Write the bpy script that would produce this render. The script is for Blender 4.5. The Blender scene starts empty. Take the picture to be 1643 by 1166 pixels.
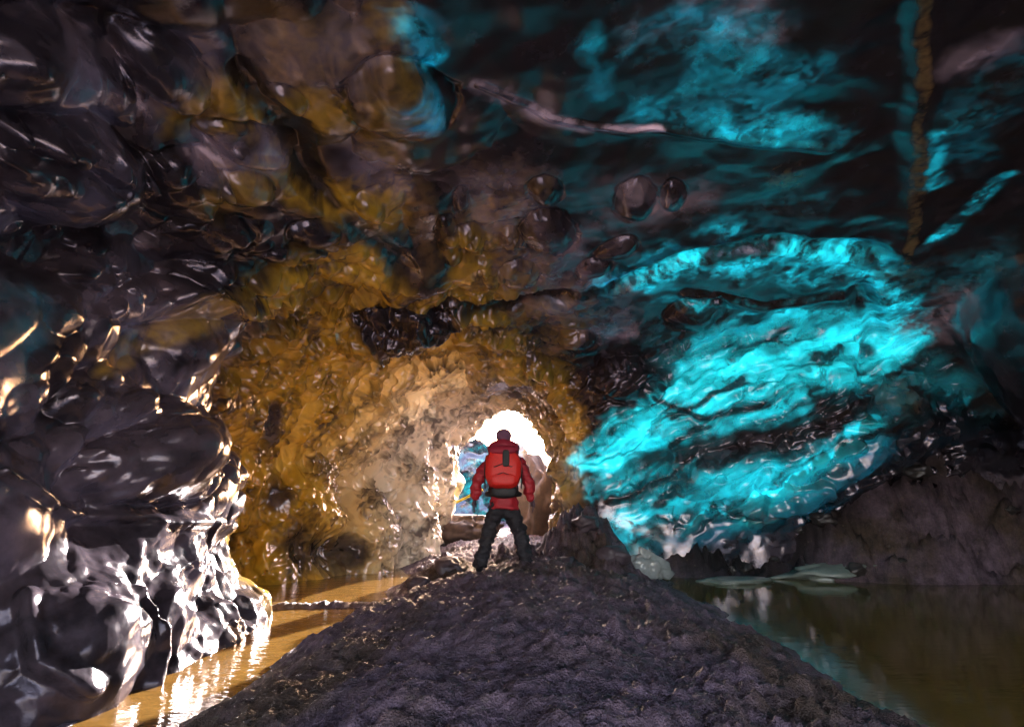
import bpy, math, random
import numpy as np, time, os
T0_ = time.time()
def tick(n): pass
from mathutils import Vector, Matrix
random.seed(7); np.random.seed(7)
S = bpy.context.scene
COL = S.collection
# ------------------------------------------------------------------ camera, world, sun, exposure
F = 913.0; CX = 821.5; CY = 583.0; PITCH = math.atan(217/913.0); CAM = np.array([0.0, 0.0, 1.5])
cd = bpy.data.cameras.new('camera'); cam = bpy.data.objects.new('camera', cd); COL.objects.link(cam)
cd.sensor_width = 36; cd.lens = 36*F/1643; cd.clip_end = 3000; cd.clip_start = 0.05
cam.location = CAM; cam.rotation_euler = (math.pi/2 + PITCH, 0, 0)
S.camera = cam
SUN_EL = math.radians(14); SUN_AZ = math.radians(20)      # azimuth measured from +Y towards +X
w = bpy.data.worlds.new('World'); S.world = w; w.use_nodes = True
nt = w.node_tree; nt.nodes.clear()
sky = nt.nodes.new('ShaderNodeTexSky'); sky.sky_type = 'NISHITA'; sky.sun_disc = False
sky.sun_elevation = SUN_EL; sky.sun_rotation = SUN_AZ; sky.dust_density = 3.0
tint = nt.nodes.new('ShaderNodeMix'); tint.data_type = 'RGBA'; tint.blend_type = 'MULTIPLY'
tint.inputs['Factor'].default_value = 1; tint.inputs['B'].default_value = (1.0, 0.79, 0.77, 1)
bg = nt.nodes.new('ShaderNodeBackground'); bg.inputs['Strength'].default_value = 0.15
wo = nt.nodes.new('ShaderNodeOutputWorld')
nt.links.new(sky.outputs[0], tint.inputs['A']); nt.links.new(tint.outputs['Result'], bg.inputs['Color']); nt.links.new(bg.outputs[0], wo.inputs[0])
sl = bpy.data.lights.new('sun', 'SUN'); sl.energy = 2.6; sl.angle = math.radians(0.5); sl.color = (1, 0.93, 0.90)
so = bpy.data.objects.new('sun', sl); COL.objects.link(so)
SD = Vector((math.sin(SUN_AZ)*math.cos(SUN_EL), math.cos(SUN_AZ)*math.cos(SUN_EL), math.sin(SUN_EL)))
so.rotation_euler = SD.to_track_quat('Z', 'Y').to_euler(); so.location = (20, 20, 20)
S.view_settings.view_transform = 'Standard'; S.view_settings.look = 'None'
S.view_settings.exposure = 4.6; S.view_settings.gamma = 1.0
S.render.engine = 'CYCLES'
S.cycles.use_denoising = True
try: S.cycles.denoiser = 'OPENIMAGEDENOISE'
except Exception: pass
S.cycles.max_bounces = 8; S.cycles.diffuse_bounces = 5; S.cycles.glossy_bounces = 5; S.cycles.sample_clamp_indirect = 6.0
S.cycles.caustics_reflective = True; S.cycles.blur_glossy = 0.6

# ------------------------------------------------------------------ numeric helpers
_rng = np.random.RandomState(11)
PERM = _rng.permutation(256); PERM = np.concatenate([PERM]*3)
GR = _rng.normal(size=(256, 3)); GR /= np.linalg.norm(GR, axis=1)[:, None]; GR = GR.astype(np.float32)
def perlin(p):
    p = np.asarray(p, np.float32); i = np.floor(p).astype(np.int32); f = p - i; i &= 255
    u = f*f*f*(f*(f*6-15)+10); r = 0
    for a in (0, 1):
        wx = u[:, 0] if a else 1-u[:, 0]
        for b in (0, 1):
            wy = u[:, 1] if b else 1-u[:, 1]
            for c in (0, 1):
                wz = u[:, 2] if c else 1-u[:, 2]
                h = PERM[PERM[PERM[(i[:, 0]+a) & 255]+((i[:, 1]+b) & 255)]+((i[:, 2]+c) & 255)]
                g = GR[h]
                r = r + wx*wy*wz*(g[:, 0]*(f[:, 0]-a)+g[:, 1]*(f[:, 1]-b)+g[:, 2]*(f[:, 2]-c))
    return r*1.5
def fbm(p, o=4, g=0.5):
    r = 0; a = 1.0; p = np.asarray(p, np.float32)
    for k in range(o):
        r = r + a*perlin(p*2**k + 17.3*k); a *= g
    return r
JIT = _rng.rand(256, 3).astype(np.float32)
def worley(p):
    p = np.asarray(p, np.float32); i = np.floor(p).astype(np.int32); f = p-i
    f1 = np.full(len(p), 9, np.float32); f2 = f1.copy(); idn = np.zeros(len(p), np.int32)
    for a in (-1, 0, 1):
        for b in (-1, 0, 1):
            for c in (-1, 0, 1):
                h = PERM[PERM[PERM[(i[:, 0]+a) & 255]+((i[:, 1]+b) & 255)]+((i[:, 2]+c) & 255)]
                d = JIT[h] + np.array([a, b, c], np.float32) - f
                d = np.sqrt((d*d).sum(1))
                m = d < f1
                f2 = np.where(m, f1, np.minimum(f2, d)); idn = np.where(m, h, idn); f1 = np.where(m, d, f1)
    return f1, f2, idn
def sstep(a, b, x):
    t = np.clip((x-a)/(b-a), 0, 1); return t*t*(3-2*t)
def domes(p, lo, hi, pw):
    p = np.asarray(p, np.float32); i = np.floor(p).astype(np.int32); f = p-i; best = np.zeros(len(p), np.float32)
    for a in (-1, 0, 1):
        for b in (-1, 0, 1):
            for c in (-1, 0, 1):
                h = PERM[PERM[PERM[(i[:, 0]+a) & 255]+((i[:, 1]+b) & 255)]+((i[:, 2]+c) & 255)]
                d = JIT[h]+np.array([a, b, c], np.float32)-f; r = lo+(hi-lo)*JIT[(h*7+3) & 255][:, 0]
                best = np.maximum(best, r*np.maximum(1-(d*d).sum(1)/(r*r), 0)**pw)
    return best
def smin(a, b, k):
    h = np.clip(0.5+0.5*(b-a)/k, 0, 1); return b+(a-b)*h-k*h*(1-h)
def smax(a, b, k): return -smin(-a, -b, k)

# ------------------------------------------------------------------ the cave void (negative inside)
YK = np.array([-5, -3, 0, 3, 6, 8, 9.5, 11, 12.4, 13.4, 14.4, 15.2, 16.5, 18, 24, 27])
LK = np.array([-4.2, -3.8, -4.3, -4.3, -4.2, -4.0, -3.2, -2.6, -2.0, -1.65, -1.38, -2.2, -3.5, -4, -4, -4])
RK = np.array([6.0, 7.0, 9.0, 10.2, 10.9, 11.4, 11.6, 11.6, 10.2, 3.2, 0.88, 2.2, 4.5, 7, 7, 7])
TK = np.array([4.6, 5.4, 5.9, 6.1, 6.1, 5.9, 5.55, 5.1, 4.6, 4.15, 3.68, 5.5, 10, 12, 12, 12])  # unseen back end left open, its width shaped to let in fill light
def ell(X, Y, Z, c, r, yaw=0, roll=0):
    x, y, z = X-c[0], Y-c[1], Z-c[2]
    if yaw: ca, sa = math.cos(yaw), math.sin(yaw); x, y = ca*x+sa*y, -sa*x+ca*y
    if roll: ca, sa = math.cos(roll), math.sin(roll); x, z = ca*x+sa*z, -sa*x+ca*z
    k = np.sqrt((x/r[0])**2+(y/r[1])**2+(z/r[2])**2)
    return (k-1)*min(r)
def px(x, y, d):                                    # a point d metres down the cave, seen at (x, y) in the photograph
    u, v = (x-CX)/F, (CY-y)/F
    dy = math.cos(PITCH)-v*math.sin(PITCH); dz = math.sin(PITCH)+v*math.cos(PITCH)
    return np.array([u/dy*d, d, CAM[2]+dz/dy*d])
BULGE = ((5.9, 14.3, 3.2), (4.6, 3.4, 2.75), -0.12, 0.12)
FIN = [px(600, 40, 4.6), px(640, 180, 6.2), px(672, 330, 8.2), px(690, 450, 9.8)]
STUMP = px(645, 505, 10.2)
SOLIDS = [  # smooth ice masses: centre, radii, yaw, roll, blend
    ((-4.6, 6.2, 1.3), (1.15, 2.6, 1.7), 0.05, 0, 0.5),       # left buttress
    ((-4.15, 6.2, -0.25), (1.2, 3.0, 1.15), 0.02, 0, 0.35),   # toe running down to the channel
    ((-3.75, 4.75, 0.35), (0.75, 0.6, 0.68), 0, 0, 0.15),     # low left lump
    ((-4.9, 4.6, 2.9), (0.9, 1.3, 0.9), 0, 0.3, 0.3),
    ((-4.6, 6.6, 3.3), (0.8, 1.4, 0.8), 0, 0.3, 0.3),
    ((-4.7, 3.0, 4.4), (1.2, 1.2, 1.0), 0, 0.5, 0.5),
    ((10.3, 9.0, 4.7), (2.0, 2.4, 2.8), 0.2, 0, 0.5),          # near right mass
    ((-4.55, 11.9, 0.6), (1.25, 1.0, 1.9), 0.3, 0, 0.25), ((-3.2, 13.1, 0.3), (0.7, 0.7, 1.5), 0.3, 0, 0.2), ((-2.45, 14.1, 0.9), (0.85, 0.75, 1.9), 0.5, 0, 0.2),
]
def sd(X, Y, Z, fin=True):
    Ys = Y+0.8*np.clip(X+0.25, -2, 2)*sstep(10.5, 13, Y)                   # the opening stands obliquely, turned to the amber side
    L = np.interp(Ys, YK, LK).astype(np.float32); R = np.interp(Ys, YK, RK).astype(np.float32); T = np.interp(Ys, YK, TK).astype(np.float32)
    zc = np.minimum(2.2, T*0.45).astype(np.float32)
    xc = np.float32(0.5)*(L+R); W = np.float32(0.5)*(R-L); H = np.where(Z > zc, T-zc, np.float32(5.2))
    pe = 2.7-0.75*sstep(12, 14, Ys); f = ((np.abs((X-xc)/W)**pe+np.abs((Z-zc)/H)**pe)**(1/pe)-1)*np.minimum(W, 3.0)
    ch = smax(ell(X, Y, Z, (-2.7, 11.3, 1.7), (3.0, 4.9, 3.5)), -(0.76*(X+1.65)-0.53*(Y-15.3)-0.38*(Z-1.9)), 1.6)
    f = smin(f, ch, 0.6)     # amber chamber
    for c, r, ya, ro, k in SOLIDS: f = smax(f, -ell(X, Y, Z, c, r, ya, ro), k)
    f = smax(f, -ell(X, Y, Z, *BULGE), 0.35)
    f = smax(f, Y-23.5+0.6*np.sin(X*0.9), 0.3)
    if fin:
        for a, b in zip(FIN[:-1], FIN[1:]):
            ab = b-a; t = np.clip(((X-a[0])*ab[0]+(Y-a[1])*ab[1]+(Z-a[2])*ab[2])/ab.dot(ab), 0, 1)
            dd = np.sqrt((X-a[0]-t*ab[0])**2+(Y-a[1]-t*ab[1])**2+(Z-a[2]-t*ab[2])**2)
            f = smax(f, 0.42-dd, 0.25)
        f = smax(f, -ell(X, Y, Z, STUMP, (0.90, 0.5, 0.66)), 0.2); f = smax(f, -ell(X, Y, Z, STUMP+np.array([-0.75, 0.1, -0.2]), (0.45, 0.4, 0.5)), 0.15)
    return f
def rays(pts):                                       # where rays through photo points meet the ice
    pts = np.array(pts, float); o = np.zeros((len(pts), 3)); 
    q = np.array([px(x, y, 1.0) for x, y in pts]) - CAM; n = q/np.linalg.norm(q, axis=1)[:, None]
    t = np.full(len(pts), 1.0)
    for _ in range(260):
        P = CAM+n*t[:, None]; d = -sd(P[:, 0], P[:, 1], P[:, 2]); t += np.clip(d, -0.2, 0.25)*0.5
        t = np.minimum(t, 26)
    return CAM+n*t[:, None]

# ------------------------------------------------------------------ surface nets
HS = 0.08
gx = np.arange(-7, 12.9, HS, dtype=np.float32); gy = np.arange(-5, 25, HS, dtype=np.float32); gz = np.arange(-0.7, 8.2, HS, dtype=np.float32)
X, Y, Z = gx[:, None, None], gy[None, :, None], gz[None, None, :]
FS = np.empty((len(gx), len(gy), len(gz)), np.float32)
for j in range(0, len(gy), 40):
    FS[:, j:j+40] = sd(*np.broadcast_arrays(X, Y[:, j:j+40], Z))
def nets(f):
    s = f < 0; cnt = np.zeros(tuple(n-1 for n in f.shape), np.int8)
    for a in (0, 1):
        for b in (0, 1):
            for c in (0, 1): cnt += s[a:f.shape[0]-1+a, b:f.shape[1]-1+b, c:f.shape[2]-1+c]
    act = np.argwhere((cnt > 0) & (cnt < 8)); idx = np.full(cnt.shape, -1, np.int32)
    idx[act[:, 0], act[:, 1], act[:, 2]] = np.arange(len(act))
    cs = [(a, b, c) for a in (0, 1) for b in (0, 1) for c in (0, 1)]
    val = {k: f[act[:, 0]+k[0], act[:, 1]+k[1], act[:, 2]+k[2]] for k in cs}
    acc = np.zeros((len(act), 3)); num = np.zeros(len(act))
    for k in cs:
        for ax in range(3):
            if k[ax]: continue
            k2 = list(k); k2[ax] = 1; k2 = tuple(k2); v0, v1 = val[k], val[k2]
            m = (v0 < 0) != (v1 < 0); t = np.where(m, v0/np.where(m, v0-v1, 1), 0)
            p = np.repeat(np.array(k, float)[None], len(act), 0); p[:, ax] = t
            acc += p*m[:, None]; num += m
    V = acc/num[:, None]+act; quads = []
    for ax in range(3):
        o1, o2 = [(1, 2), (2, 0), (0, 1)][ax]
        sl0 = [slice(None)]*3; sl1 = [slice(None)]*3; sl0[ax] = slice(0, -1); sl1[ax] = slice(1, None)
        e = s[tuple(sl0)] != s[tuple(sl1)]; a = np.argwhere(e)
        a = a[(a[:, o1] > 0) & (a[:, o2] > 0) & (a[:, o1] < f.shape[o1]-1) & (a[:, o2] < f.shape[o2]-1)]
        ins = s[a[:, 0], a[:, 1], a[:, 2]]
        def c(d1, d2):
            q = a.copy(); q[:, o1] -= d1; q[:, o2] -= d2; return idx[q[:, 0], q[:, 1], q[:, 2]]
        q = np.stack([c(1, 1), c(0, 1), c(0, 0), c(1, 0)], 1)
        q[ins] = q[ins][:, ::-1]
        quads.append(q)
    return V, np.concatenate(quads)
tick('sd'); V, Q = nets(FS); del FS; tick('nets')
V = V*HS+np.array([gx[0], gy[0], gz[0]])
fc = V[Q].mean(1)
Q = Q[~((fc[:, 1] > 15.0) & (fc[:, 2] > 4.6)) & ~((fc[:, 1] > 15.6) & (fc[:, 2] > 3.7-2.1*sstep(0.0, 1.8, fc[:, 0])+0.25*np.sin(fc[:, 0]*3.1)))]   # open sky over the gully outside
def compact(V, Q):
    u, inv = np.unique(Q, return_inverse=True); return V[u], inv.reshape(Q.shape)
V, Q = compact(V, Q)
def edges_of(Q):
    E = np.concatenate([Q[:, [i, (i+1) % 4]] for i in range(4)]); E.sort(1)
    key = E[:, 0].astype(np.int64)*(Q.max()+1)+E[:, 1]; u, inv = np.unique(key, return_inverse=True)
    return np.stack([u//(Q.max()+1), u % (Q.max()+1)], 1), inv.reshape(4, -1).T
def smooth(V, Q, n):
    E, _ = edges_of(Q); deg = np.bincount(E.ravel(), minlength=len(V)).astype(float)
    for k in range(n):
        acc = np.stack([np.bincount(E[:, 0], V[E[:, 1], i], len(V))+np.bincount(E[:, 1], V[E[:, 0], i], len(V)) for i in range(3)], 1)
        V = V+(0.5 if k % 2 == 0 else -0.52)*(acc/deg[:, None]-V)
    return V
def subdiv(V, Q):
    E, fe = edges_of(Q); n = len(V); m = n+len(E)
    V2 = np.concatenate([V, 0.5*(V[E[:, 0]]+V[E[:, 1]]), V[Q].mean(1)]); c = m+np.arange(len(Q)); e = fe+n
    Q2 = np.concatenate([np.stack([Q[:, i], e[:, i], c, e[:, (i-1) % 4]], 1) for i in range(4)])
    return V2, Q2
def vnormals(V, Q):
    n = np.cross(V[Q[:, 2]]-V[Q[:, 0]], V[Q[:, 3]]-V[Q[:, 1]])
    N = np.stack([sum(np.bincount(Q[:, k], n[:, i], len(V)) for k in range(4)) for i in range(3)], 1)
    return N/np.maximum(np.linalg.norm(N, axis=1), 1e-12)[:, None]
V = smooth(V, Q, 10); V, Q = subdiv(V, Q); V = smooth(V, Q, 4)
fc = V[Q].mean(1)-CAM; cz = fc[:, 1]*math.cos(PITCH)+fc[:, 2]*math.sin(PITCH); cy = -fc[:, 1]*math.sin(PITCH)+fc[:, 2]*math.cos(PITCH)
inv_ = (cz > 0.5) & (np.abs(fc[:, 0]) < 1.05*cz+0.6) & (np.abs(cy) < 0.76*cz+0.6)      # finest mesh only where the ice can be seen
Vo, Qo = compact(V, Q[~inv_]); V, Q = compact(V, Q[inv_]); V, Q = subdiv(V, Q)
Q = np.concatenate([Q, Qo+len(V)]); V = np.concatenate([V, Vo])
N = vnormals(V, Q)
# normals must look into the void
e = 0.1; P = V+N*e; chk = np.median(sd(P[::997, 0], P[::997, 1], P[::997, 2]))
if chk > 0: N = -N; Q = Q[:, ::-1]
NV = len(V)
tick('shell %d' % NV)

# ------------------------------------------------------------------ strokes: ice kinds, painted glow and shade, relief laid on the shell in world space
WARP = np.stack([fbm(V*1.1+k*31.7, 3) for k in range(3)], 1)
WF = np.stack([fbm(V*5.0+k*13.1+90, 2) for k in range(3)], 1)
def stroke(pts, rpx, wob=0.5, soft=0.5):
    """mask 0..1 round a line through photo points, radius given at the photo's scale and turned into metres"""
    pts = [tuple(p) for p in pts]; P = rays(pts)
    D = np.linalg.norm(P-CAM, axis=1); rr = (rpx if hasattr(rpx, '__len__') else [rpx]*len(pts))
    Rm = np.array(rr)*D/F; big = Rm.max()*(2.2+wob)
    lo, hi = P.min(0)-big, P.max(0)+big
    ids = np.nonzero(((V > lo) & (V < hi)).all(1))[0]
    out = np.zeros(NV)
    if not len(ids): return out
    p = V[ids]+wob*Rm.mean()*(0.9*WARP[ids]+0.45*WF[ids]); best = np.full(len(ids), 9.0)
    if len(P) == 1: best = np.linalg.norm(p-P[0], axis=1)/Rm[0]
    for k in range(len(P)-1):
        a, b = P[k], P[k+1]; ab = b-a; t = np.clip((p-a)@ab/max(ab@ab, 1e-9), 0, 1)
        d = np.linalg.norm(p-a-t[:, None]*ab, axis=1)/(Rm[k]+(Rm[k+1]-Rm[k])*t); best = np.minimum(best, d)
    out[ids] = 1-sstep(1-soft, 1+soft, best); return out
def dent(x, y, a, b, ang=0, depth=0.9):
    """an oval scallop melted into the ice, a x b photo px"""
    c = rays([(x, y)])[0]; D = np.linalg.norm(c-CAM); ra, rb = a*D/F, b*D/F
    ids = np.nonzero((np.abs(V-c) < max(ra, rb)*3.2).all(1))[0]
    if not len(ids): return
    vd = (c-CAM)/D; rt = np.cross(vd, [0, 0, 1]); rt /= np.linalg.norm(rt); up = np.cross(rt, vd)
    ca, sa = math.cos(ang), math.sin(ang); u = rt*ca+up*sa; v = -rt*sa+up*ca
    n0 = N[ids[np.argmin(np.linalg.norm(V[ids]-c, axis=1))]]
    u = u-n0*(u@n0)*0.0; q = V[ids]-c
    # oval as seen, laid flat on the surface
    pu = q-vd*((q@n0)/(vd@n0+(-1e-3)))[:, None]*0
    r = np.sqrt(((pu@u)/ra)**2+((pu@v)/rb)**2)*(1+0.22*WARP[ids, 0]+0.10*WF[ids, 1])
    far = np.abs(q@vd) > max(ra, rb)*3.0
    s = np.where(r < 1, np.abs(1-r*r)**0.65, 0.0)-0.16*np.exp(-((r-1.05)/0.10)**2)
    s[far] = 0
    DISP[ids] += s*depth*min(ra, rb)*1.0
tick('warp'); DISP = np.zeros(NV)
x, y, z = V.T
gold = np.zeros(NV); cyan = np.zeros(NV); dirt = np.zeros(NV); dark = np.zeros(NV)
def mx(a, m, k=1.0): return np.maximum(a, m*k)
# amber ice: the gold of reflected entrance sunlight is put into its colour
gold = mx(gold, 1-sstep(0.75, 1.25, np.linalg.norm((V+0.35*WARP-np.array([-2.9, 11.6, 2.0]))/np.array([3.2, 3.6, 4.4]), axis=1)))
gold = mx(gold, stroke([(420, 470), (560, 420), (700, 520), (860, 600), (930, 690)], [60, 60, 50, 45, 20]))
gold = mx(gold, stroke([(330, 160), (420, 165), (540, 165)], [45, 45, 45]), 0.85)
gold = mx(gold, stroke([(480, 300), (610, 330), (640, 300)], [30, 55, 40]), 0.9)
gold = mx(gold, stroke([(740, 400), (745, 470), (780, 560)], [45, 60, 60]), 0.9)
gold = mx(gold, stroke([(450, 250), (350, 300)], [45, 40]), 0.5)
gold = mx(gold, stroke([(360, 480), (250, 540), (180, 590)], [30, 18, 12]), 0.6)
gold = mx(gold, stroke([(620, 10), (630, 200), (690, 420)], [22, 45, 25]), 0.45)
gold = mx(gold, stroke([(480, 60), (560, 80)], [60, 40]), 0.25)
gold = mx(gold, stroke([(800, 320), (790, 420), (900, 540)], [60, 70, 40], 0.8, 0.9), 0.35)
gold = mx(gold, 1-sstep(1.7, 2.6, np.linalg.norm(V-np.array([-0.2, 14.3, 2.0]), axis=1)))
# blue ice (thin and clear enough to let daylight through)
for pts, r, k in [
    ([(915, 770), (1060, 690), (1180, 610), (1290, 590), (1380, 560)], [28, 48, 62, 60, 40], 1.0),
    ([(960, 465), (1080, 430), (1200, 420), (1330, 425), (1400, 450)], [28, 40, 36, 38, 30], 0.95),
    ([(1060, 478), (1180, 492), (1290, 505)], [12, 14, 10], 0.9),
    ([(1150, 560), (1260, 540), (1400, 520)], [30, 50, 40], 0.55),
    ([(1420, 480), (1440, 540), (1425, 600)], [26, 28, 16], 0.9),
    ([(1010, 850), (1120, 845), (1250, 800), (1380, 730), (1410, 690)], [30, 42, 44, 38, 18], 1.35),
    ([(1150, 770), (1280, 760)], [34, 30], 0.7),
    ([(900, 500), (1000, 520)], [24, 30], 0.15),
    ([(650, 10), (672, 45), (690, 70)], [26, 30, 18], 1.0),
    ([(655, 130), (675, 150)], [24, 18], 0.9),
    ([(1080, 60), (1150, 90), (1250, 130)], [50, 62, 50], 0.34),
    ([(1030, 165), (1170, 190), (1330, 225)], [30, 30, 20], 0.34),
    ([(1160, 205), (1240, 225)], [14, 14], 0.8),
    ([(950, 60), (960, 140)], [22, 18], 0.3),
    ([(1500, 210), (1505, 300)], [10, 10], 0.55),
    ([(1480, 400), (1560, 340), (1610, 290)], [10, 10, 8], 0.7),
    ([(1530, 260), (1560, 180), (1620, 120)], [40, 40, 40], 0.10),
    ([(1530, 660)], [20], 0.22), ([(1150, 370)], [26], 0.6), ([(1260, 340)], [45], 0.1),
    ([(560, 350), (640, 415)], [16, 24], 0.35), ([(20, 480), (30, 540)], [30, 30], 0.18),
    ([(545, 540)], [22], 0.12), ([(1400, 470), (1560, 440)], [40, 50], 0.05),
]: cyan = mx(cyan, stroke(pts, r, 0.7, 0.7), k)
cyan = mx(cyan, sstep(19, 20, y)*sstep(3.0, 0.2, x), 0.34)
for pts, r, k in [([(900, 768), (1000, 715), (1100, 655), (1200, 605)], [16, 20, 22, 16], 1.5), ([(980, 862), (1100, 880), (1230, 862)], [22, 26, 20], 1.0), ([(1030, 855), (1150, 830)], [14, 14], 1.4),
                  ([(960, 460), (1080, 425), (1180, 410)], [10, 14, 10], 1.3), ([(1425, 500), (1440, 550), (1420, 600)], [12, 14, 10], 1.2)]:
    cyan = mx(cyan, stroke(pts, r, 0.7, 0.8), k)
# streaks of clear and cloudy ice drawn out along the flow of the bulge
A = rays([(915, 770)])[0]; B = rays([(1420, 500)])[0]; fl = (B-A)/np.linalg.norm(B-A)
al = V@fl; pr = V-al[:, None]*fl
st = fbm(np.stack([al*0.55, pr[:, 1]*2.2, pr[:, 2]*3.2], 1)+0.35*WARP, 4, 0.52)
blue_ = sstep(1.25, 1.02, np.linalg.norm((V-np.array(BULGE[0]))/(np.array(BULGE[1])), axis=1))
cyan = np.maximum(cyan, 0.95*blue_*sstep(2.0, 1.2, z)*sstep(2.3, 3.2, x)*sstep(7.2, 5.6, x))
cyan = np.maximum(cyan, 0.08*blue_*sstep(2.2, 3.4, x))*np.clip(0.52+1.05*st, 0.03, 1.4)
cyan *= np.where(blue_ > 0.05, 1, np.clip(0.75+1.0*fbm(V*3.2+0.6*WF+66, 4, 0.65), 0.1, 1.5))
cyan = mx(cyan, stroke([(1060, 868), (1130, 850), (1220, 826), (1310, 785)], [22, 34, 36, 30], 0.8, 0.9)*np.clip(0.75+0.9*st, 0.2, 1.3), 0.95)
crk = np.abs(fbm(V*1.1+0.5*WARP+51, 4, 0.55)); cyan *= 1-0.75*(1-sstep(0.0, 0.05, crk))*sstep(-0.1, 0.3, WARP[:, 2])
brk = np.clip(0.75+0.9*fbm(V*1.6+0.4*WF+12, 4, 0.6), 0.1, 1); gold *= np.where(y > 9.5, np.clip(brk+0.05, 0.15, 1), brk)
for pts, r in [
    ([(700, 495), (800, 497), (900, 480), (990, 462)], [16, 20, 16, 10]),
    ([(950, 600), (1040, 610)], [40, 30]),
    ([(1030, 745), (1150, 715), (1290, 700), (1410, 640)], [14, 16, 22, 14]),
    ([(1100, 470), (1220, 490), (1350, 480)], [3, 5, 8]),
    ([(1380, 490), (1400, 560)], [8, 8]),
    ([(1050, 640), (1130, 670), (1230, 650)], [4, 6, 6]),
    ([(1330, 650), (1370, 640)], [22, 14]),
    ([(385, 110), (460, 195), (500, 290), (540, 330)], [16, 22, 16, 8]),
    ([(560, 350), (650, 425)], [14, 26]),
    ([(690, 200), (690, 440)], [34, 30]), ([(480, 880), (560, 890)], [34, 30]), ([(440, 660), (450, 800)], [14, 20]),  # the wall-base cavity has its shade put into the colour
]:
    m = stroke(pts, r, 0.4, 0.5); cyan *= 1-0.93*m; gold *= 1-0.9*m; dark = mx(dark, m)
m = sstep(1.1, 0.8, np.linalg.norm((V-STUMP)/np.array([1.08, 0.7, 0.76]), axis=1)); dark = mx(dark, m); gold *= 1-m
# dirt veins
dirt = mx(dirt, stroke([(1478, -10), (1482, 120), (1468, 200), (1478, 290), (1455, 420)], [6, 9, 5, 11, 5], 0.9, 0.35), 1.0)
dirt = mx(dirt, stroke([(1265, 280)], [26], 0.6, 0.6), 0.6)
dirt = mx(dirt, stroke([(640, 200), (680, 320), (690, 430)], [10, 16, 12], 0.8, 0.6), 0.35)
dirt = mx(dirt, stroke([(612, 0), (615, 100)], [6, 6], 0.5), 0.6)
dirt = mx(dirt, stroke([(1450, 440), (1450, 640)], [26, 22], 0.6), 0.25)
dirt = mx(dirt, sstep(16.2, 17, y)*sstep(-0.5, 1.5, x+0.5*WARP[:, 0]), 1.0)
dirt *= np.where(y < 15, np.clip(0.62+1.1*fbm(V*2.6+0.5*WF+8, 4, 0.65), 0.05, 1), 1)
cyan *= 1-dirt
tick('strokes')
pale = 0.52*sstep(-1.0, -2.8, x)*sstep(9.2, 8.2, y)*sstep(4.6, 2.8, z)  # soft glows, a ledge highlight and left-wall brightening put into the translucency
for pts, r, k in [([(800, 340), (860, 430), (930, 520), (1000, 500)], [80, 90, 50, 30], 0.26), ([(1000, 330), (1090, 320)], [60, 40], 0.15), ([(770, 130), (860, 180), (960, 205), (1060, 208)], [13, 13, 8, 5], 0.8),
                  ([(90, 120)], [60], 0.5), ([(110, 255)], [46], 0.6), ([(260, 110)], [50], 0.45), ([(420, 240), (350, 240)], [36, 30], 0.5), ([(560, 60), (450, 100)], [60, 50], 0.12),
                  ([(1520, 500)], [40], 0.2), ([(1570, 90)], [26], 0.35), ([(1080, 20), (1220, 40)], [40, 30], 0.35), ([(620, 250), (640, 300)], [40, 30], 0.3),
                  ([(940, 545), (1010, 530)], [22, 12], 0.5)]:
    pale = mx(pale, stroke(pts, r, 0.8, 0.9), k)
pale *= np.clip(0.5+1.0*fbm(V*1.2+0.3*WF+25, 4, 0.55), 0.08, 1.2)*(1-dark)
lowm = sstep(-1.5, -2.6, x)*sstep(9.2, 8.5, y)*sstep(2.2, 1.2, z)
# relief: scallops
def cells(mask, freq, off, warp=0.22, rot=None, w2=0.0):
    ids = np.nonzero(mask > 0.01)[0]; out = np.zeros(NV)
    q = V[ids]+warp*WARP[ids]+w2*WF[ids]
    if rot is not None: q = q@rot.T
    a, b, _ = worley(q*np.array(freq)+off); out[ids] = np.minimum(a/0.75, 1.25)**2-0.35*np.exp(-((b-a)/0.09)**2)*np.minimum(a, 1)**2; return out
def bub(mask, freq, off, lo=0.35, hi=0.95, pw=0.6, warp=0.15, rot=None):
    ids = np.nonzero(mask > 0.01)[0]; out = np.zeros(NV); q = V[ids]+warp*WARP[ids]
    if rot is not None: q = q@rot.T
    out[ids] = domes(q*np.array(freq)+off, lo, hi, pw); return out
rnd = lambda c, k: 1-np.exp(-c*k)                     # rounded floors, sharp crests between
d1 = np.array([0.15, 0.62, 0.77]); d1 /= np.linalg.norm(d1); d2 = np.cross(d1, [1, 0, 0]); d2 /= np.linalg.norm(d2); ROT = np.stack([d1, d2, np.cross(d1, d2)])
leftw = sstep(-1.2, -2.8, x)*sstep(10, 8.7, y)*sstep(5.6, 4.2, z)
low = sstep(1.7, 0.9, z)
golden = np.clip(gold*1.2, 0, 1)*sstep(6, 9, y)
ceil = sstep(3.5, 4.6, z)*(1-golden)
blue = sstep(1.25, 1.0, np.linalg.norm((V-np.array(BULGE[0]))/(np.array(BULGE[1])), axis=1))
patch = sstep(-0.25, 0.35, fbm(V*0.55+5, 2))
sm = sstep(4.8, 5.8, y); wallz = sstep(3.2, 2.2, z)
c1 = bub(leftw, (0.8, 1.3, 1.3), 3.1, 0.5, 1.0, 0.7, 0.15, ROT); c2 = bub(leftw, (2.2, 3.3, 3.3), 9.7, 0.3, 0.85, 0.7, 0.08, ROT)
c3 = cells(leftw*low, (2.6, 2.8, 2.8), 44.0, 0.12)
DISP += 0.05*leftw*(1-low)*patch*(cells(leftw, (3.5, 4.5, 4.5), 71.0, 0.1)-0.4)
DISP += leftw*(1-low)*(0.46*c1-0.24+0.24*c2*(0.25+0.75*patch))+leftw*low*(0.22*c1-0.08+0.10*(c3-0.4)*sm+0.06*c2+0.028*(cells(leftw*low, (6.5, 6.5, 6.5), 14.0, 0.06)-0.4)*(0.3+0.7*patch))
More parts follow.
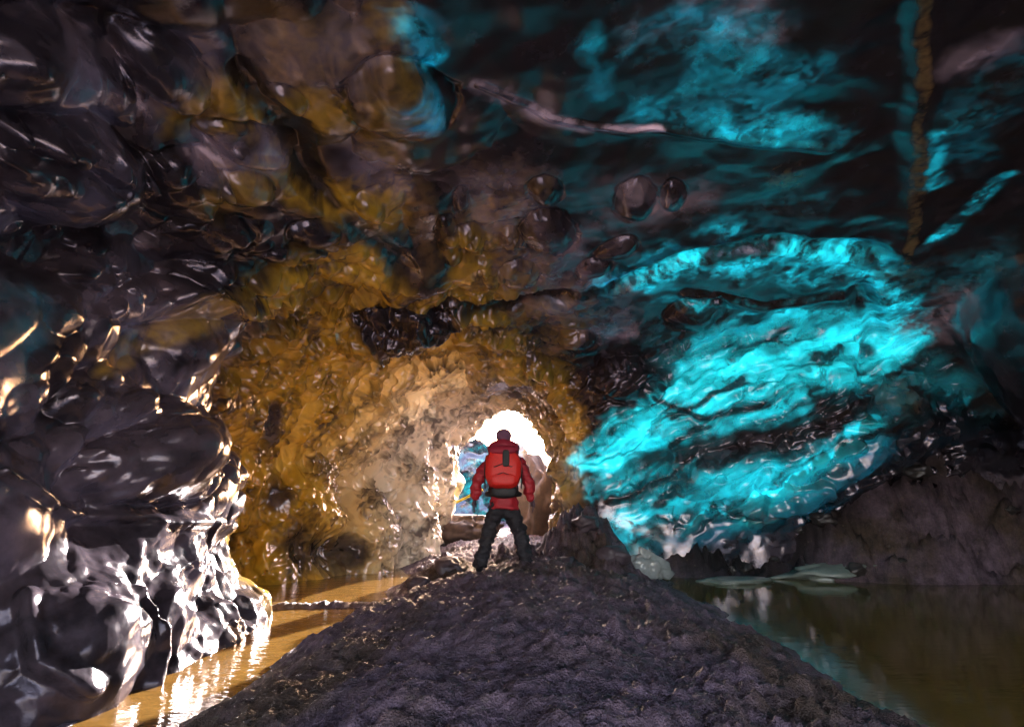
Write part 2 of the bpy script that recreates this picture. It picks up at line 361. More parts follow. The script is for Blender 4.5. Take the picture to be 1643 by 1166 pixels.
def fan(mask, fa, fu, off, lo, hi, pw, warp):          # scallops in rows that close in on the opening
    ids = np.nonzero(mask > 0.01)[0]; out = np.zeros(NV); q = V[ids]+warp*WARP[ids]+0.04*WF[ids]
    rd = np.hypot(q[:, 0]+0.7, q[:, 2]-1.7); th_ = np.arctan2(q[:, 2]-1.7, q[:, 0]+0.7)
    out[ids] = domes(np.stack([th_*fa, (0.75*q[:, 1]-0.65*rd)*fu, 0*rd], 1)+off, lo, hi, pw); return out
rdv = np.clip(np.hypot(x+0.7, z-1.7), 0.8, 4.5)
g1 = fan(golden, 4.2, 1.9, 21.3, 0.35, 0.95, 0.7, 0.22); g2 = fan(golden, 9.0, 4.2, 5.5, 0.3, 0.9, 0.7, 0.12); g3 = cells(golden, (6, 8, 8), 1.7, 0.1)
DISP += golden*(1-0.6*wallz)*(0.10*rdv*(g1-0.35)+0.075*rdv*g2)
g4 = bub(golden*wallz, (0.75, 0.75, 0.5), 61.0, 0.5, 1.0, 0.7, 0.3)
DISP += golden*wallz*(0.40*g4-0.2+0.012*(g3-0.5)*patch)
u1 = bub(ceil*(1-leftw), (0.8, 0.7, 0.8), 33.0, 0.4, 0.95, 0.6, 0.2)
DISP += ceil*(1-leftw)*sstep(1.0, -2.5, x)*0.34*u1
lay = pr@np.array([0.15, -0.35, 0.92])*1.15+0.55*WARP[:, 0]+0.12*al+0.25*WARP[:, 1]; saw = lay-np.floor(lay)
DISP += blue*0.16*(saw*sstep(1.0, 0.86, saw)-0.4)
q_ = np.stack([al*0.55, pr[:, 1]*1.7, pr[:, 2]*2.6], 1)+0.4*WARP
DISP += blue*(0.12*(np.abs(fbm(q_+7, 2, 0.4))-0.25)+0.20*fbm(np.stack([al*0.5, pr[:, 1]*1.3, pr[:, 2]*1.9], 1)+0.3*WARP+40, 3, 0.5))
stm = sstep(0.75, 0.2, np.linalg.norm((V-STUMP)/np.array([1.3, 0.8, 0.9]), axis=1)-0.6); DISP += stm*(0.28*fbm(V*np.array([2.2, 2.2, 1.2])+33, 3)+0.05*fbm(V*6+3, 2))
DISP += 0.22*fbm(V*1.5+19, 3)*sstep(2.8, 1.4, np.linalg.norm(V-np.array([-0.2, 14.4, 1.8]), axis=1))
DISP += 0.10*fbm(V*0.8+60, 2)+0.018*fbm(V*2.3+71, 2)
DISP += sstep(14.8, 16, y)*0.24*fbm(V*0.8+11, 3)
for d in [(880, 372, 42, 30, -0.3), (875, 303, 28, 20, -0.3), (832, 438, 32, 20, 0), (788, 441, 18, 12, 0), (755, 376, 22, 20, -0.5), (1018, 322, 30, 26, 0),
          (1080, 316, 17, 20, 0), (816, 378, 16, 14, 0), (988, 402, 34, 14, 0.3), (955, 433, 28, 14, 0.2), (592, 328, 24, 18, -0.5), (1008, 612, 48, 32, -0.2),
          (865, 590, 26, 20, -0.6), (800, 548, 22, 10, -0.2), (288, 290, 58, 44, 0.5), (385, 287, 40, 24, 0.2), (405, 228, 66, 22, 0), (645, 150, 72, 46, 0),
          (500, 366, 38, 18, 0.2), (330, 385, 60, 28, 0.7), (250, 480, 60, 26, 0.5), (340, 480, 66, 24, 0.3), (120, 280, 80, 70, 0.3), (90, 140, 90, 70, 0.3),
          (260, 110, 60, 40, -0.6), (450, 145, 26, 18, 0), (1110, 505, 44, 20, 0.1), (1370, 655, 44, 20, 0.3),
          (1000, 690, 20, 14, 0), (275, 740, 62, 60, 0), (720, 380, 18, 34, 0.3), (740, 320, 12, 16, 0), (470, 405, 50, 16, 0.15), (555, 440, 46, 14, 0), (930, 545, 30, 16, 0), (900, 680, 20, 12, -0.5)]:
    dent(*d)
for pts, r, h in [([(0, 760), (150, 822), (300, 838), (430, 852)], 7, 0.09), ([(770, 130), (880, 185), (1010, 215), (1060, 208), (1180, 225), (1330, 240)], 6, 0.035),
                  ([(1478, -10), (1482, 120), (1468, 200), (1478, 290), (1455, 420)], 14, 0.05), ([(385, 110), (460, 195), (500, 290), (540, 330), (650, 430)], [14, 18, 16, 12, 18], -0.16),
                  ([(990, 462), (1100, 415), (1250, 390), (1400, 410)], 14, -0.2), ([(700, 495), (800, 497), (900, 480)], 18, -0.25),
                  ([(1030, 745), (1150, 715), (1290, 700), (1410, 640)], 18, -0.22), ([(1100, 470), (1220, 490), (1350, 480)], 8, 0.10),
                  ([(1380, 470), (1410, 540), (1390, 610)], 12, -0.2), ([(490, 880), (550, 885)], 32, -0.6), ([(40, 960), (60, 1060), (130, 1095)], 9, 0.1),
                  ([(200, 960), (260, 1050), (240, 1100)], 9, 0.1), ([(170, 850), (380, 880)], 22, -0.15)]:
    DISP += h*stroke(pts, r, 0.3, 0.8)
tick('disp'); V = V+N*DISP[:, None]
N = vnormals(V, Q)

# ------------------------------------------------------------------ materials
def nodes(name):
    m = bpy.data.materials.new(name); m.use_nodes = True; t = m.node_tree; b = t.nodes['Principled BSDF']; return m, t, b, t.nodes['Material Output']
def N_(t, kind, **kw):
    n = t.nodes.new(kind)
    for k, v in kw.items():
        if k in n.inputs: n.inputs[k].default_value = v
        else: setattr(n, k, v)
    return n
def ice_material():
    m, t, b, o = nodes('cave ice'); L = t.links.new
    at = N_(t, 'ShaderNodeAttribute', attribute_name='ice'); sp = N_(t, 'ShaderNodeSeparateColor'); L(at.outputs['Color'], sp.inputs[0])
    tc = N_(t, 'ShaderNodeTexCoord')
    n1 = N_(t, 'ShaderNodeTexNoise', Scale=3.0, Detail=8.0, Roughness=0.65); L(tc.outputs['Object'], n1.inputs['Vector'])
    n2 = N_(t, 'ShaderNodeTexNoise', Scale=22.0, Detail=6.0, Roughness=0.7); L(tc.outputs['Object'], n2.inputs['Vector'])
    n3 = N_(t, 'ShaderNodeTexNoise', Scale=140.0, Detail=3.0, Roughness=0.6); L(tc.outputs['Object'], n3.inputs['Vector'])
    dk = N_(t, 'ShaderNodeMix', data_type='RGBA', A=(0.014, 0.012, 0.015, 1), B=(0.042, 0.033, 0.042, 1)); fr = N_(t, 'ShaderNodeMapRange', **{'From Min': 0.42, 'From Max': 0.66}); L(n1.outputs[0], fr.inputs['Value']); L(fr.outputs[0], dk.inputs['Factor'])
    gc = N_(t, 'ShaderNodeMix', data_type='RGBA', A=(0.24, 0.115, 0.006, 1), B=(0.85, 0.53, 0.04, 1)); L(n1.outputs[0], gc.inputs['Factor'])
    mouth_glow = N_(t, 'ShaderNodeMapRange', **{'From Min': 0.8, 'From Max': 5.0}); L(at.outputs['Alpha'], mouth_glow.inputs['Value'])
    gp = N_(t, 'ShaderNodeMix', data_type='RGBA', B=(0.78, 0.66, 0.48, 1)); L(mouth_glow.outputs[0], gp.inputs['Factor']); L(gc.outputs['Result'], gp.inputs['A'])  # creamier towards the opening: its light put into the base colour
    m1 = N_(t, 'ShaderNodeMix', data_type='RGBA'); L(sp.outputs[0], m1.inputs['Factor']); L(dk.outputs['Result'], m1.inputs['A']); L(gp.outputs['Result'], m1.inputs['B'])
    m2 = N_(t, 'ShaderNodeMix', data_type='RGBA', B=(0.34, 0.20, 0.08, 1)); L(sp.outputs[2], m2.inputs['Factor']); L(m1.outputs['Result'], m2.inputs['A'])
    L(m2.outputs['Result'], b.inputs['Base Color'])
    fa = N_(t, 'ShaderNodeAttribute', attribute_name='glow_low'); fs = N_(t, 'ShaderNodeSeparateColor'); L(fa.outputs['Color'], fs.inputs[0])
    io = N_(t, 'ShaderNodeMapRange', **{'To Min': 1.8, 'To Max': 1.36}); L(fs.outputs[1], io.inputs['Value']); L(io.outputs[0], b.inputs['IOR']); b.inputs['Specular Tint'].default_value = (0.97, 0.84, 0.95, 1)
    rr = N_(t, 'ShaderNodeMapRange', **{'From Min': 0.3, 'From Max': 0.7, 'To Min': 0.10, 'To Max': 0.27}); L(n2.outputs[0], rr.inputs['Value']); rg = N_(t, 'ShaderNodeMath', operation='MULTIPLY_ADD'); rg.inputs[1].default_value = -0.09; L(sp.outputs[0], rg.inputs[0]); L(rr.outputs[0], rg.inputs[2]); L(rg.outputs[0], b.inputs['Roughness'])
    b1 = N_(t, 'ShaderNodeBump', Strength=0.10, Distance=0.03); L(n2.outputs[0], b1.inputs['Height'])
    b2 = N_(t, 'ShaderNodeBump', Strength=0.10, Distance=0.006); L(n3.outputs[0], b2.inputs['Height']); L(b1.outputs[0], b2.inputs['Normal'])
    L(b2.outputs[0], b.inputs['Normal'])
    # daylight coming through the clear blue ice
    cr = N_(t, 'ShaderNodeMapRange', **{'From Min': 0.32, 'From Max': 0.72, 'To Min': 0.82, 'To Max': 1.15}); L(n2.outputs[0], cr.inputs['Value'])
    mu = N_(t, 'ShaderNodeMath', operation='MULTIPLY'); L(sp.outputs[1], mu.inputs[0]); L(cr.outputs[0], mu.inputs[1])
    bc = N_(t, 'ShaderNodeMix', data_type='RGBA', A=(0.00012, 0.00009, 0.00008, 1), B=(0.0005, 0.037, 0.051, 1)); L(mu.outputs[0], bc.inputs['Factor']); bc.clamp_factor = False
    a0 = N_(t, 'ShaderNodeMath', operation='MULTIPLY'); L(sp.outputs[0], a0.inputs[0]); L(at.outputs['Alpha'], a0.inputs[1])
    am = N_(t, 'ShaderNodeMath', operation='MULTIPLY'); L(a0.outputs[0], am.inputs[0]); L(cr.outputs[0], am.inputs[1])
    ac = N_(t, 'ShaderNodeMix', data_type='RGBA', blend_type='ADD'); tc2 = N_(t, 'ShaderNodeMix', data_type='RGBA', A=(0.0060, 0.0034, 0.0008, 1), B=(0.0065, 0.0052, 0.0038, 1)); L(mouth_glow.outputs[0], tc2.inputs['Factor']); L(tc2.outputs['Result'], ac.inputs['B']); ac.clamp_factor = False; L(am.outputs[0], ac.inputs['Factor']); L(bc.outputs['Result'], ac.inputs['A'])
    tr = N_(t, 'ShaderNodeBsdfTranslucent'); pc = N_(t, 'ShaderNodeMix', data_type='RGBA', blend_type='ADD', B=(0.022, 0.0165, 0.0205, 1)); pc.clamp_factor = False; L(fs.outputs[0], pc.inputs['Factor']); L(ac.outputs['Result'], pc.inputs['A']); L(pc.outputs['Result'], tr.inputs['Color']); pass  # first channel is painted glow, added over the transmitted daylight
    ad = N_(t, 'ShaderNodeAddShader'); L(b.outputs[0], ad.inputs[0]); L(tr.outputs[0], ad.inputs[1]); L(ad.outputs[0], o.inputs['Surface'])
    return m
ICE = ice_material()
def ground_material():
    m, t, b, o = nodes('wet black silt'); L = t.links.new
    tc = N_(t, 'ShaderNodeTexCoord')
    n1 = N_(t, 'ShaderNodeTexNoise', Scale=2.2, Detail=8.0, Roughness=0.65); n2 = N_(t, 'ShaderNodeTexNoise', Scale=38.0, Detail=6.0, Roughness=0.7); n3 = N_(t, 'ShaderNodeTexVoronoi', Scale=85.0)
    for n in (n1, n2, n3): L(tc.outputs['Object'], n.inputs['Vector'])
    c = N_(t, 'ShaderNodeMix', data_type='RGBA', A=(0.10, 0.068, 0.082, 1), B=(0.29, 0.20, 0.27, 1)); L(n1.outputs[0], c.inputs['Factor'])
    c2 = N_(t, 'ShaderNodeMix', data_type='RGBA', blend_type='MULTIPLY', Factor=0.7); n4 = N_(t, 'ShaderNodeTexNoise', Scale=0.7, Detail=6.0, Roughness=0.6); L(tc.outputs['Object'], n4.inputs['Vector']); r4 = N_(t, 'ShaderNodeMapRange', **{'From Min': 0.48, 'From Max': 0.62}); L(n4.outputs[0], r4.inputs['Value'])
    cb = N_(t, 'ShaderNodeMix', data_type='RGBA', B=(0.13, 0.086, 0.066, 1)); L(r4.outputs[0], cb.inputs['Factor']); L(c.outputs['Result'], cb.inputs['A']); L(cb.outputs['Result'], c2.inputs['A']); L(n2.outputs[0], c2.inputs['B'])
    n7 = N_(t, 'ShaderNodeTexNoise', Scale=5.0, Detail=8.0, Roughness=0.75); L(tc.outputs['Object'], n7.inputs['Vector']); r7 = N_(t, 'ShaderNodeMapRange', **{'From Min': 0.36, 'From Max': 0.66, 'To Min': 0.45, 'To Max': 1.7}); L(n7.outputs[0], r7.inputs['Value'])
    cm = N_(t, 'ShaderNodeMix', data_type='RGBA', blend_type='MULTIPLY', Factor=1.0); L(c2.outputs['Result'], cm.inputs['A']); L(r7.outputs[0], cm.inputs['B'])
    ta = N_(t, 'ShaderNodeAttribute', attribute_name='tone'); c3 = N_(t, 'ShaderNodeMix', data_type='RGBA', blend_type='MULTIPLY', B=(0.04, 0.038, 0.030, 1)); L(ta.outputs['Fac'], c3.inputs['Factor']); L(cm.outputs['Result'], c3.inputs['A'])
    v5 = N_(t, 'ShaderNodeTexVoronoi', Scale=17.0); L(tc.outputs['Object'], v5.inputs['Vector']); s5 = N_(t, 'ShaderNodeSeparateColor'); L(v5.outputs['Color'], s5.inputs[0])
    r5 = N_(t, 'ShaderNodeMapRange', **{'From Min': 0.80, 'From Max': 0.92, 'To Min': 0.0, 'To Max': 0.6}); L(s5.outputs[0], r5.inputs['Value']); d5 = N_(t, 'ShaderNodeMapRange', **{'From Min': 0.30, 'From Max': 0.42, 'To Min': 1.0, 'To Max': 0.0}); L(v5.outputs['Distance'], d5.inputs['Value'])
    m5 = N_(t, 'ShaderNodeMath', operation='MULTIPLY'); L(r5.outputs[0], m5.inputs[0]); L(d5.outputs[0], m5.inputs[1])
    h5 = N_(t, 'ShaderNodeMix', data_type='RGBA', A=(0.16, 0.12, 0.08, 1), B=(0.10, 0.095, 0.11, 1)); L(s5.outputs[1], h5.inputs['Factor'])
    c6 = N_(t, 'ShaderNodeMix', data_type='RGBA'); L(m5.outputs[0], c6.inputs['Factor']); L(c3.outputs['Result'], c6.inputs['A']); L(h5.outputs['Result'], c6.inputs['B'])
    L(c6.outputs['Result'], b.inputs['Base Color']); b.inputs['Roughness'].default_value = 0.55; b.inputs['IOR'].default_value = 1.4
    b1 = N_(t, 'ShaderNodeBump', Strength=0.9, Distance=0.03); L(n2.outputs[0], b1.inputs['Height'])
    b2 = N_(t, 'ShaderNodeBump', Strength=0.8, Distance=0.012); L(n3.outputs[0], b2.inputs['Height']); L(b1.outputs[0], b2.inputs['Normal']); L(b2.outputs[0], b.inputs['Normal'])
    return m
GROUND = ground_material()
def water_material(name, a, c, rip):
    m, t, b, o = nodes(name); L = t.links.new
    tc = N_(t, 'ShaderNodeTexCoord'); mp = N_(t, 'ShaderNodeMapping', Scale=(1.5, 3.5, 1)); L(tc.outputs['Object'], mp.inputs['Vector'])
    n1 = N_(t, 'ShaderNodeTexNoise', Scale=2.0, Detail=4.0, Roughness=0.55); L(mp.outputs[0], n1.inputs['Vector'])
    n2 = N_(t, 'ShaderNodeTexNoise', Scale=0.7, Detail=5.0, Roughness=0.6, Distortion=1.5); L(mp.outputs[0], n2.inputs['Vector'])
    mx_ = N_(t, 'ShaderNodeMix', data_type='RGBA', A=a+(1,), B=c+(1,)); L(n2.outputs[0], mx_.inputs['Factor']); L(mx_.outputs['Result'], b.inputs['Base Color'])
    b1 = N_(t, 'ShaderNodeBump', Strength=rip, Distance=0.03); L(n1.outputs[0], b1.inputs['Height']); L(b1.outputs[0], b.inputs['Normal'])
    b.inputs['Roughness'].default_value = 0.06; b.inputs['IOR'].default_value = 1.95
    return m
WATER_L = water_material('amber silty meltwater', (0.06, 0.03, 0.007), (0.20, 0.11, 0.028), 0.4); WATER_R = water_material('olive silty meltwater', (0.11, 0.068, 0.012), (0.22, 0.14, 0.030), 0.06)
def plain(name, col, rough=0.6, bump=0.2, scale=60.0, var=0.35, spec=0.5):
    m, t, b, o = nodes(name); L = t.links.new; tc = N_(t, 'ShaderNodeTexCoord')
    n = N_(t, 'ShaderNodeTexNoise', Scale=scale, Detail=5.0, Roughness=0.6); L(tc.outputs['Object'], n.inputs['Vector'])
    c = N_(t, 'ShaderNodeMix', data_type='RGBA', A=tuple(v*(1-var) for v in col)+(1,), B=tuple(min(1, v*(1+var)) for v in col)+(1,)); L(n.outputs[0], c.inputs['Factor'])
    L(c.outputs['Result'], b.inputs['Base Color']); b.inputs['Roughness'].default_value = rough; b.inputs['Specular IOR Level'].default_value = spec
    bu = N_(t, 'ShaderNodeBump', Strength=bump, Distance=0.01); L(n.outputs[0], bu.inputs['Height']); L(bu.outputs[0], b.inputs['Normal']); return m

# ------------------------------------------------------------------ object helpers
def tag(o, label=None, cat=None, group=None, kind=None):
    for k, v in (('label', label), ('category', cat), ('group', group), ('kind', kind)):
        if v: o[k] = v
    return o
def mesh_np(name, V, Q, mat, parent=None, smooth_=True):
    me = bpy.data.meshes.new(name); V = np.asarray(V, np.float32); Q = np.asarray(Q, np.int32); k = Q.shape[1]
    me.vertices.add(len(V)); me.vertices.foreach_set('co', V.ravel()); me.loops.add(Q.size); me.loops.foreach_set('vertex_index', Q.ravel())
    me.polygons.add(len(Q)); me.polygons.foreach_set('loop_start', np.arange(0, Q.size, k, dtype=np.int32)); me.polygons.foreach_set('loop_total', np.full(len(Q), k, np.int32))
    me.polygons.foreach_set('use_smooth', np.full(len(Q), smooth_)); me.update(calc_edges=True); me.validate(); me.materials.append(mat)
    o = bpy.data.objects.new(name, me); COL.objects.link(o)
    if parent: o.parent = parent
    return o

# ------------------------------------------------------------------ the ice, split into its bodies
fc = V[Q].mean(1); fz = fc[:, 2]; fx = fc[:, 0]; fy = fc[:, 1]
cls = np.zeros(len(Q), int)                                             # 0 ceiling
blf = np.linalg.norm((fc-np.array(BULGE[0]))/np.array(BULGE[1]), axis=1)
cls[(fx < -0.5) & (fy < 9.2) & (fz < 4.0)] = 1                          # dark left wall
cls[(fy >= 9.2) & (fx < 0) & (fy < 15.2) & (fz < 4.6)] = 2              # amber wall
cls[(fy > 9) & (fx > 0.4) & (fz < 5.2) & (blf < 1.35)] = 3              # blue bulge
cls[(fx > 7.0) & (fy < 11) & (fz < 5.6) & (cls == 0)] = 4               # near right wall
cls[fy > 15.6] = 5                                                      # far gully wall
fin = np.full(len(Q), 9.0)
for a, b in zip(FIN[:-1], FIN[1:]):
    ab = b-a; t = np.clip((fc-a)@ab/(ab@ab), 0, 1); fin = np.minimum(fin, np.linalg.norm(fc-a-t[:, None]*ab, axis=1))
fin = np.minimum(fin, np.linalg.norm((fc-STUMP)/np.array([0.98, 0.55, 0.66]), axis=1)-0.72)
cls[(fin < 0.46) & (fy < 11.2)] = 6
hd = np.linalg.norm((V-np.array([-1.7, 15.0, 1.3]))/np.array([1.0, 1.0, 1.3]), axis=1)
lum = np.stack([gold, cyan, dirt, 0.30+0.40*sstep(7, 3, hd)+9*np.exp(-(hd/2.3)**2)], 1).astype(np.float32)  # alpha paints the opening's brightness into the nearby amber ice
info = [('cave_ceiling', None, None, 'structure'),
        ('ice_wall', 'dark scalloped ice wall with glinting pinkish rims along the left side', 'ice wall', None),
        ('ice_wall', 'amber rippled ice wall curving round to the bright cave opening', 'ice wall', None),
        ('ice_bulge', 'glowing turquoise ice bulge overhanging the pond on the right', 'ice wall', None),
        ('ice_wall', 'near black ice wall with faint teal glints right of the brown vertical crack', 'ice wall', None),
        ('ice_wall', 'pale far ice wall seen through the cave opening behind the person', 'ice wall', None),
        ('ice_fin', 'dark hanging ice fin ending in a black stump under the ceiling', 'ice fin', None)]
for k, (nm, lb, ct, kd) in enumerate(info):
    q = Q[cls == k]
    if not len(q): continue
    u, inv = np.unique(q, return_inverse=True)
    o = mesh_np(nm, V[u], inv.reshape(q.shape), ICE); me = o.data
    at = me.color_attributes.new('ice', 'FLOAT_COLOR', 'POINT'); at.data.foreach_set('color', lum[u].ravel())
    fa = me.color_attributes.new('glow_low', 'FLOAT_COLOR', 'POINT'); fa.data.foreach_set('color', np.stack([pale, lowm, 0*pale, 1+0*pale], 1).astype(np.float32)[u].ravel())
    me.normals_split_custom_set_from_vertices(N[u].tolist())
    tag(o, lb, ct, None, kd)

# ------------------------------------------------------------------ ground: mound, banks, rubble
gyl = np.concatenate([np.arange(-5, 1, 0.25), 1+np.cumsum(0.012*1.0045**np.arange(700))]); gyl = np.concatenate([gyl[gyl < 16], np.arange(16, 26, 0.12)])
gxl = np.concatenate([np.arange(-8, -3.4, 0.06), np.arange(-3.4, 3.6, 0.022), np.arange(3.6, 13.5, 0.045)])
GX, GY = np.meshgrid(gxl, gyl, indexing='ij')
def hgt(gx_, gy_, detail=True):
    p = np.stack([gx_, gy_, np.zeros_like(gx_)], 1)
    wx = gx_+0.16*fbm(p*0.9, 3)
    hc = np.interp(gy_, [-5, 0, 2, 5, 7.6, 8.3, 9.2, 10.5, 12, 14, 26], [0.3, 0.42, 0.56, 0.66, 0.72, 0.66, 0.42, 0.40, 0.5, 0.55, 0.6])
    xl = np.interp(gy_, [-5, 3, 6, 7.6, 9.0, 10, 11.5, 12.5, 26], [-2.4, -2.25, -2.2, -1.9, -1.5, -2.1, -1.5, -2.2, -6])
    xr = np.interp(gy_, [-5, 3, 8, 10, 12, 26], [2.6, 2.75, 2.75, 2.7, 2.7, 8])
    xm = 0.1
    t = np.where(wx < xm, (xm-wx)/(xm-xl), (wx-xm)/(xr-xm)); prof = np.where(t < 1, 1-t**1.7, -(t-1)*1.6)
    h = np.maximum(hc*prof, -0.35)
    h = np.maximum(h, 1.25*np.exp(-((wx-1.35)/0.85)**2-((gy_-11.3)/1.3)**2)*1.0+0.1*np.minimum(prof, 0)-0.05)
    h = np.maximum(h, 0.55*np.exp(-((wx+1.0)/0.7)**2-((gy_-9.9)/0.7)**2)-0.05)
    rb = np.maximum((gy_-11.75+0.9*sstep(5, 7.5, gx_))*(0.85+1.4*sstep(4.5, 8.5, gx_)), (gx_-10.6)*0.9); rb = np.where(gx_ > 2.2, rb, -1); h = np.maximum(h, np.clip(rb, -0.35, 1.2+2.2*sstep(5, 8.5, gx_))*sstep(2.2, 3.4, gx_)-0.35*(1-sstep(2.2, 3.4, gx_)))
    lb = (-3.0-gx_)*0.4*sstep(4.6, 3.6, gy_); h = np.maximum(h, np.where(lb > 0, np.minimum(lb, 0.5), -0.4))
    sh = 0.07*np.exp(-((gy_-8.75-0.12*(gx_+2.4))/0.16)**2)*sstep(-3.9, -3.2, gx_)*sstep(-0.8, -1.5, gx_); h = np.maximum(h, sh*1.6-0.05)
    if detail:
        am = 0.35+0.65*sstep(-0.1, 0.3, h)
        heap = np.exp(-((gx_-0.9)/1.6)**2-((gy_-10.8)/1.5)**2)
        cl = 0.4+0.6*sstep(-0.15, 0.45, fbm(p*0.75+31, 3)+0.22*(gx_-0.3)*sstep(9, 7, gy_))
        h = h+am*(0.085*fbm(p*1.6+3, 3)+cl*(0.05*np.abs(fbm(p*3.4+8, 3, 0.6))-0.015+0.035*fbm(p*5.2+2, 3, 0.6))+(0.02+0.03*cl)*fbm(p*9, 4, 0.7)+0.013*fbm(p*26, 3, 0.7))
        f1, f2, _ = worley(np.stack([gx_*3.6, gy_*3.6, 0*gx_+0.5], 1)+0.6*np.stack([fbm(p*3, 2), fbm(p*3+9, 2), 0*gx_], 1)); h = h+am*cl*0.10*np.clip(0.5-f1, 0, 1)*2*sstep(0.0, 0.3, fbm(p*1.9+77, 2))
        f1, f2, _ = worley(np.stack([gx_*2.6, gy_*2.6, 0*gx_+0.5], 1)); h = h+heap*(0.26*np.clip(0.6-f1, 0, 1)*2+0.24*np.abs(fbm(p*3.6+2, 4, 0.6))-0.05+0.05*fbm(p*14, 3, 0.6))
    return h
GZ = hgt(GX.ravel(), GY.ravel()).reshape(GX.shape)
bk = sstep(3.2, 4.2, GX.ravel())*sstep(0.0, 0.3, GZ.ravel()); p3 = np.stack([GX.ravel(), GY.ravel(), GZ.ravel()], 1)
w1, w2, _ = worley(p3*2.2+0.5*np.stack([fbm(p3*1.5, 2)]*3, 1)); w3, w4, _ = worley(p3*5.5)
GZ = GZ+(bk*(0.55*fbm(p3*0.9+5, 3)+0.75*np.clip(0.62-w1, 0, 1)+0.42*np.clip(0.55-w3, 0, 1)+0.14*fbm(p3*6, 4, 0.65)-0.12)).reshape(GX.shape)
nx_, ny_ = GX.shape; ii = np.arange(nx_*ny_).reshape(nx_, ny_)
gq = np.stack([ii[:-1, :-1], ii[1:, :-1], ii[1:, 1:], ii[:-1, 1:]], -1).reshape(-1, 4)
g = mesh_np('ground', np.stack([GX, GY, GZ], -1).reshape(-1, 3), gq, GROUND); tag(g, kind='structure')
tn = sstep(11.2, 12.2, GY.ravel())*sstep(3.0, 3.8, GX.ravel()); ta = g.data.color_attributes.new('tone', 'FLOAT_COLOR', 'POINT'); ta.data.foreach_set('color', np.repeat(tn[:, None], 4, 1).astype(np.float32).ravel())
tick('ground %d' % (nx_*ny_))
def H(x, y): return float(hgt(np.array([float(x)]), np.array([float(y)]))[0])
for x0, x1, m_ in ((-8, 0.3, WATER_L), (0.3, 13.4, WATER_R)):
    tag(mesh_np('water', [(x0, -5, 0), (x1, -5, 0), (x1, 16, 0), (x0, 16, 0)], [[0, 1, 2, 3]], m_, smooth_=False), kind='structure')
R_ = 1500
tag(mesh_np('terrain', [(-R_, -R_, -0.9), (R_, -R_, -0.9), (R_, R_, -0.9), (-R_, R_, -0.9)], [[0, 1, 2, 3]], plain('glacier outwash', (0.30, 0.28, 0.27), 0.9, 0.3, 0.8), smooth_=False), kind='structure')

# ------------------------------------------------------------------ the person and the loose stones
def skin(name, pts, edges, rad, root, mat, parent=None, sub=2, wrinkle=0.0, freq=9.0):
    me = bpy.data.meshes.new(name); me.from_pydata([tuple(p) for p in pts], edges, []); o = bpy.data.objects.new(name, me); COL.objects.link(o)
    md = o.modifiers.new('skin', 'SKIN'); md.use_smooth_shade = True; md.branch_smoothing = 0.5
    for k, sv in enumerate(me.skin_vertices[0].data):
        sv.radius = rad[k] if hasattr(rad[k], '__len__') else (rad[k], rad[k]); sv.use_root = (k == root)
    su = o.modifiers.new('sub', 'SUBSURF'); su.levels = sub; su.render_levels = sub
    dg = bpy.context.evaluated_depsgraph_get(); m2 = bpy.data.meshes.new_from_object(o.evaluated_get(dg)); m2.name = name
    o.modifiers.clear(); o.data = m2; bpy.data.meshes.remove(me)
    n = len(m2.vertices); co = np.empty(n*3, np.float32); m2.vertices.foreach_get('co', co); co = co.reshape(-1, 3)
    if wrinkle:
        nn = np.empty(n*3, np.float32); m2.vertices.foreach_get('normal', nn); nn = nn.reshape(-1, 3)
        co = co+nn*(wrinkle*fbm(co*np.array([freq, freq, freq*1.8])+len(name), 3))[:, None]; m2.vertices.foreach_set('co', co.astype(np.float32).ravel())
    m2.polygons.foreach_set('use_smooth', np.full(len(m2.polygons), True)); m2.materials.clear(); m2.materials.append(mat); m2.update()
    if parent: o.parent = parent
    return o
def rbox(name, size, loc, mat, parent, exp=4.0, n=14, f=None, tilt=0):
    """a soft box: a superellipsoid shell, optionally reshaped by f"""
    u = np.linspace(-math.pi/2, math.pi/2, n); v = np.linspace(-math.pi, math.pi, 2*n+1)[:-1]
    U, W = np.meshgrid(u, v, indexing='ij'); pw = lambda a: np.sign(a)*np.abs(a)**(2/exp)
    P = np.stack([pw(np.cos(U))*pw(np.cos(W)), pw(np.cos(U))*pw(np.sin(W)), pw(np.sin(U))], -1).reshape(-1, 3)
    if f is not None: P = f(P)
    P = P*np.array(size)/2
    if tilt: c, s_ = math.cos(tilt), math.sin(tilt); P = np.stack([P[:, 0], c*P[:, 1]-s_*P[:, 2], s_*P[:, 1]+c*P[:, 2]], 1)
    P = P+np.array(loc); m = 2*n; q = []
    for i in range(n-1):
        for j in range(m): q.append((i*m+j, i*m+(j+1) % m, (i+1)*m+(j+1) % m, (i+1)*m+j))
    return mesh_np(name, P, q, mat, parent)
def tube(name, pts, r, mat, parent=None, seg=8, flat=1.0):
    pts = np.array(pts, float); T = np.gradient(pts, axis=0); T /= np.linalg.norm(T, axis=1)[:, None]; V_ = []; q = []
    for p, t in zip(pts, T):
        a = np.cross(t, (1, 0, 0.01) if abs(t[0]) < 0.9 else (0, 1, 0)); a /= np.linalg.norm(a); b = np.cross(t, a)
        for k in range(seg): th = 2*math.pi*k/seg; V_.append(p+r*(a*math.cos(th)*flat+b*math.sin(th)))
    for i in range(len(pts)-1):
        for k in range(seg): q.append((i*seg+k, i*seg+(k+1) % seg, (i+1)*seg+(k+1) % seg, (i+1)*seg+k))
    return mesh_np(name, V_, q, mat, parent)
M_RED = plain('dark red shell cloth', (0.36, 0.012, 0.022), 0.6, 0.35, 40); M_PACK = plain('orange red pack cloth', (0.62, 0.016, 0.010), 0.55, 0.3, 60)
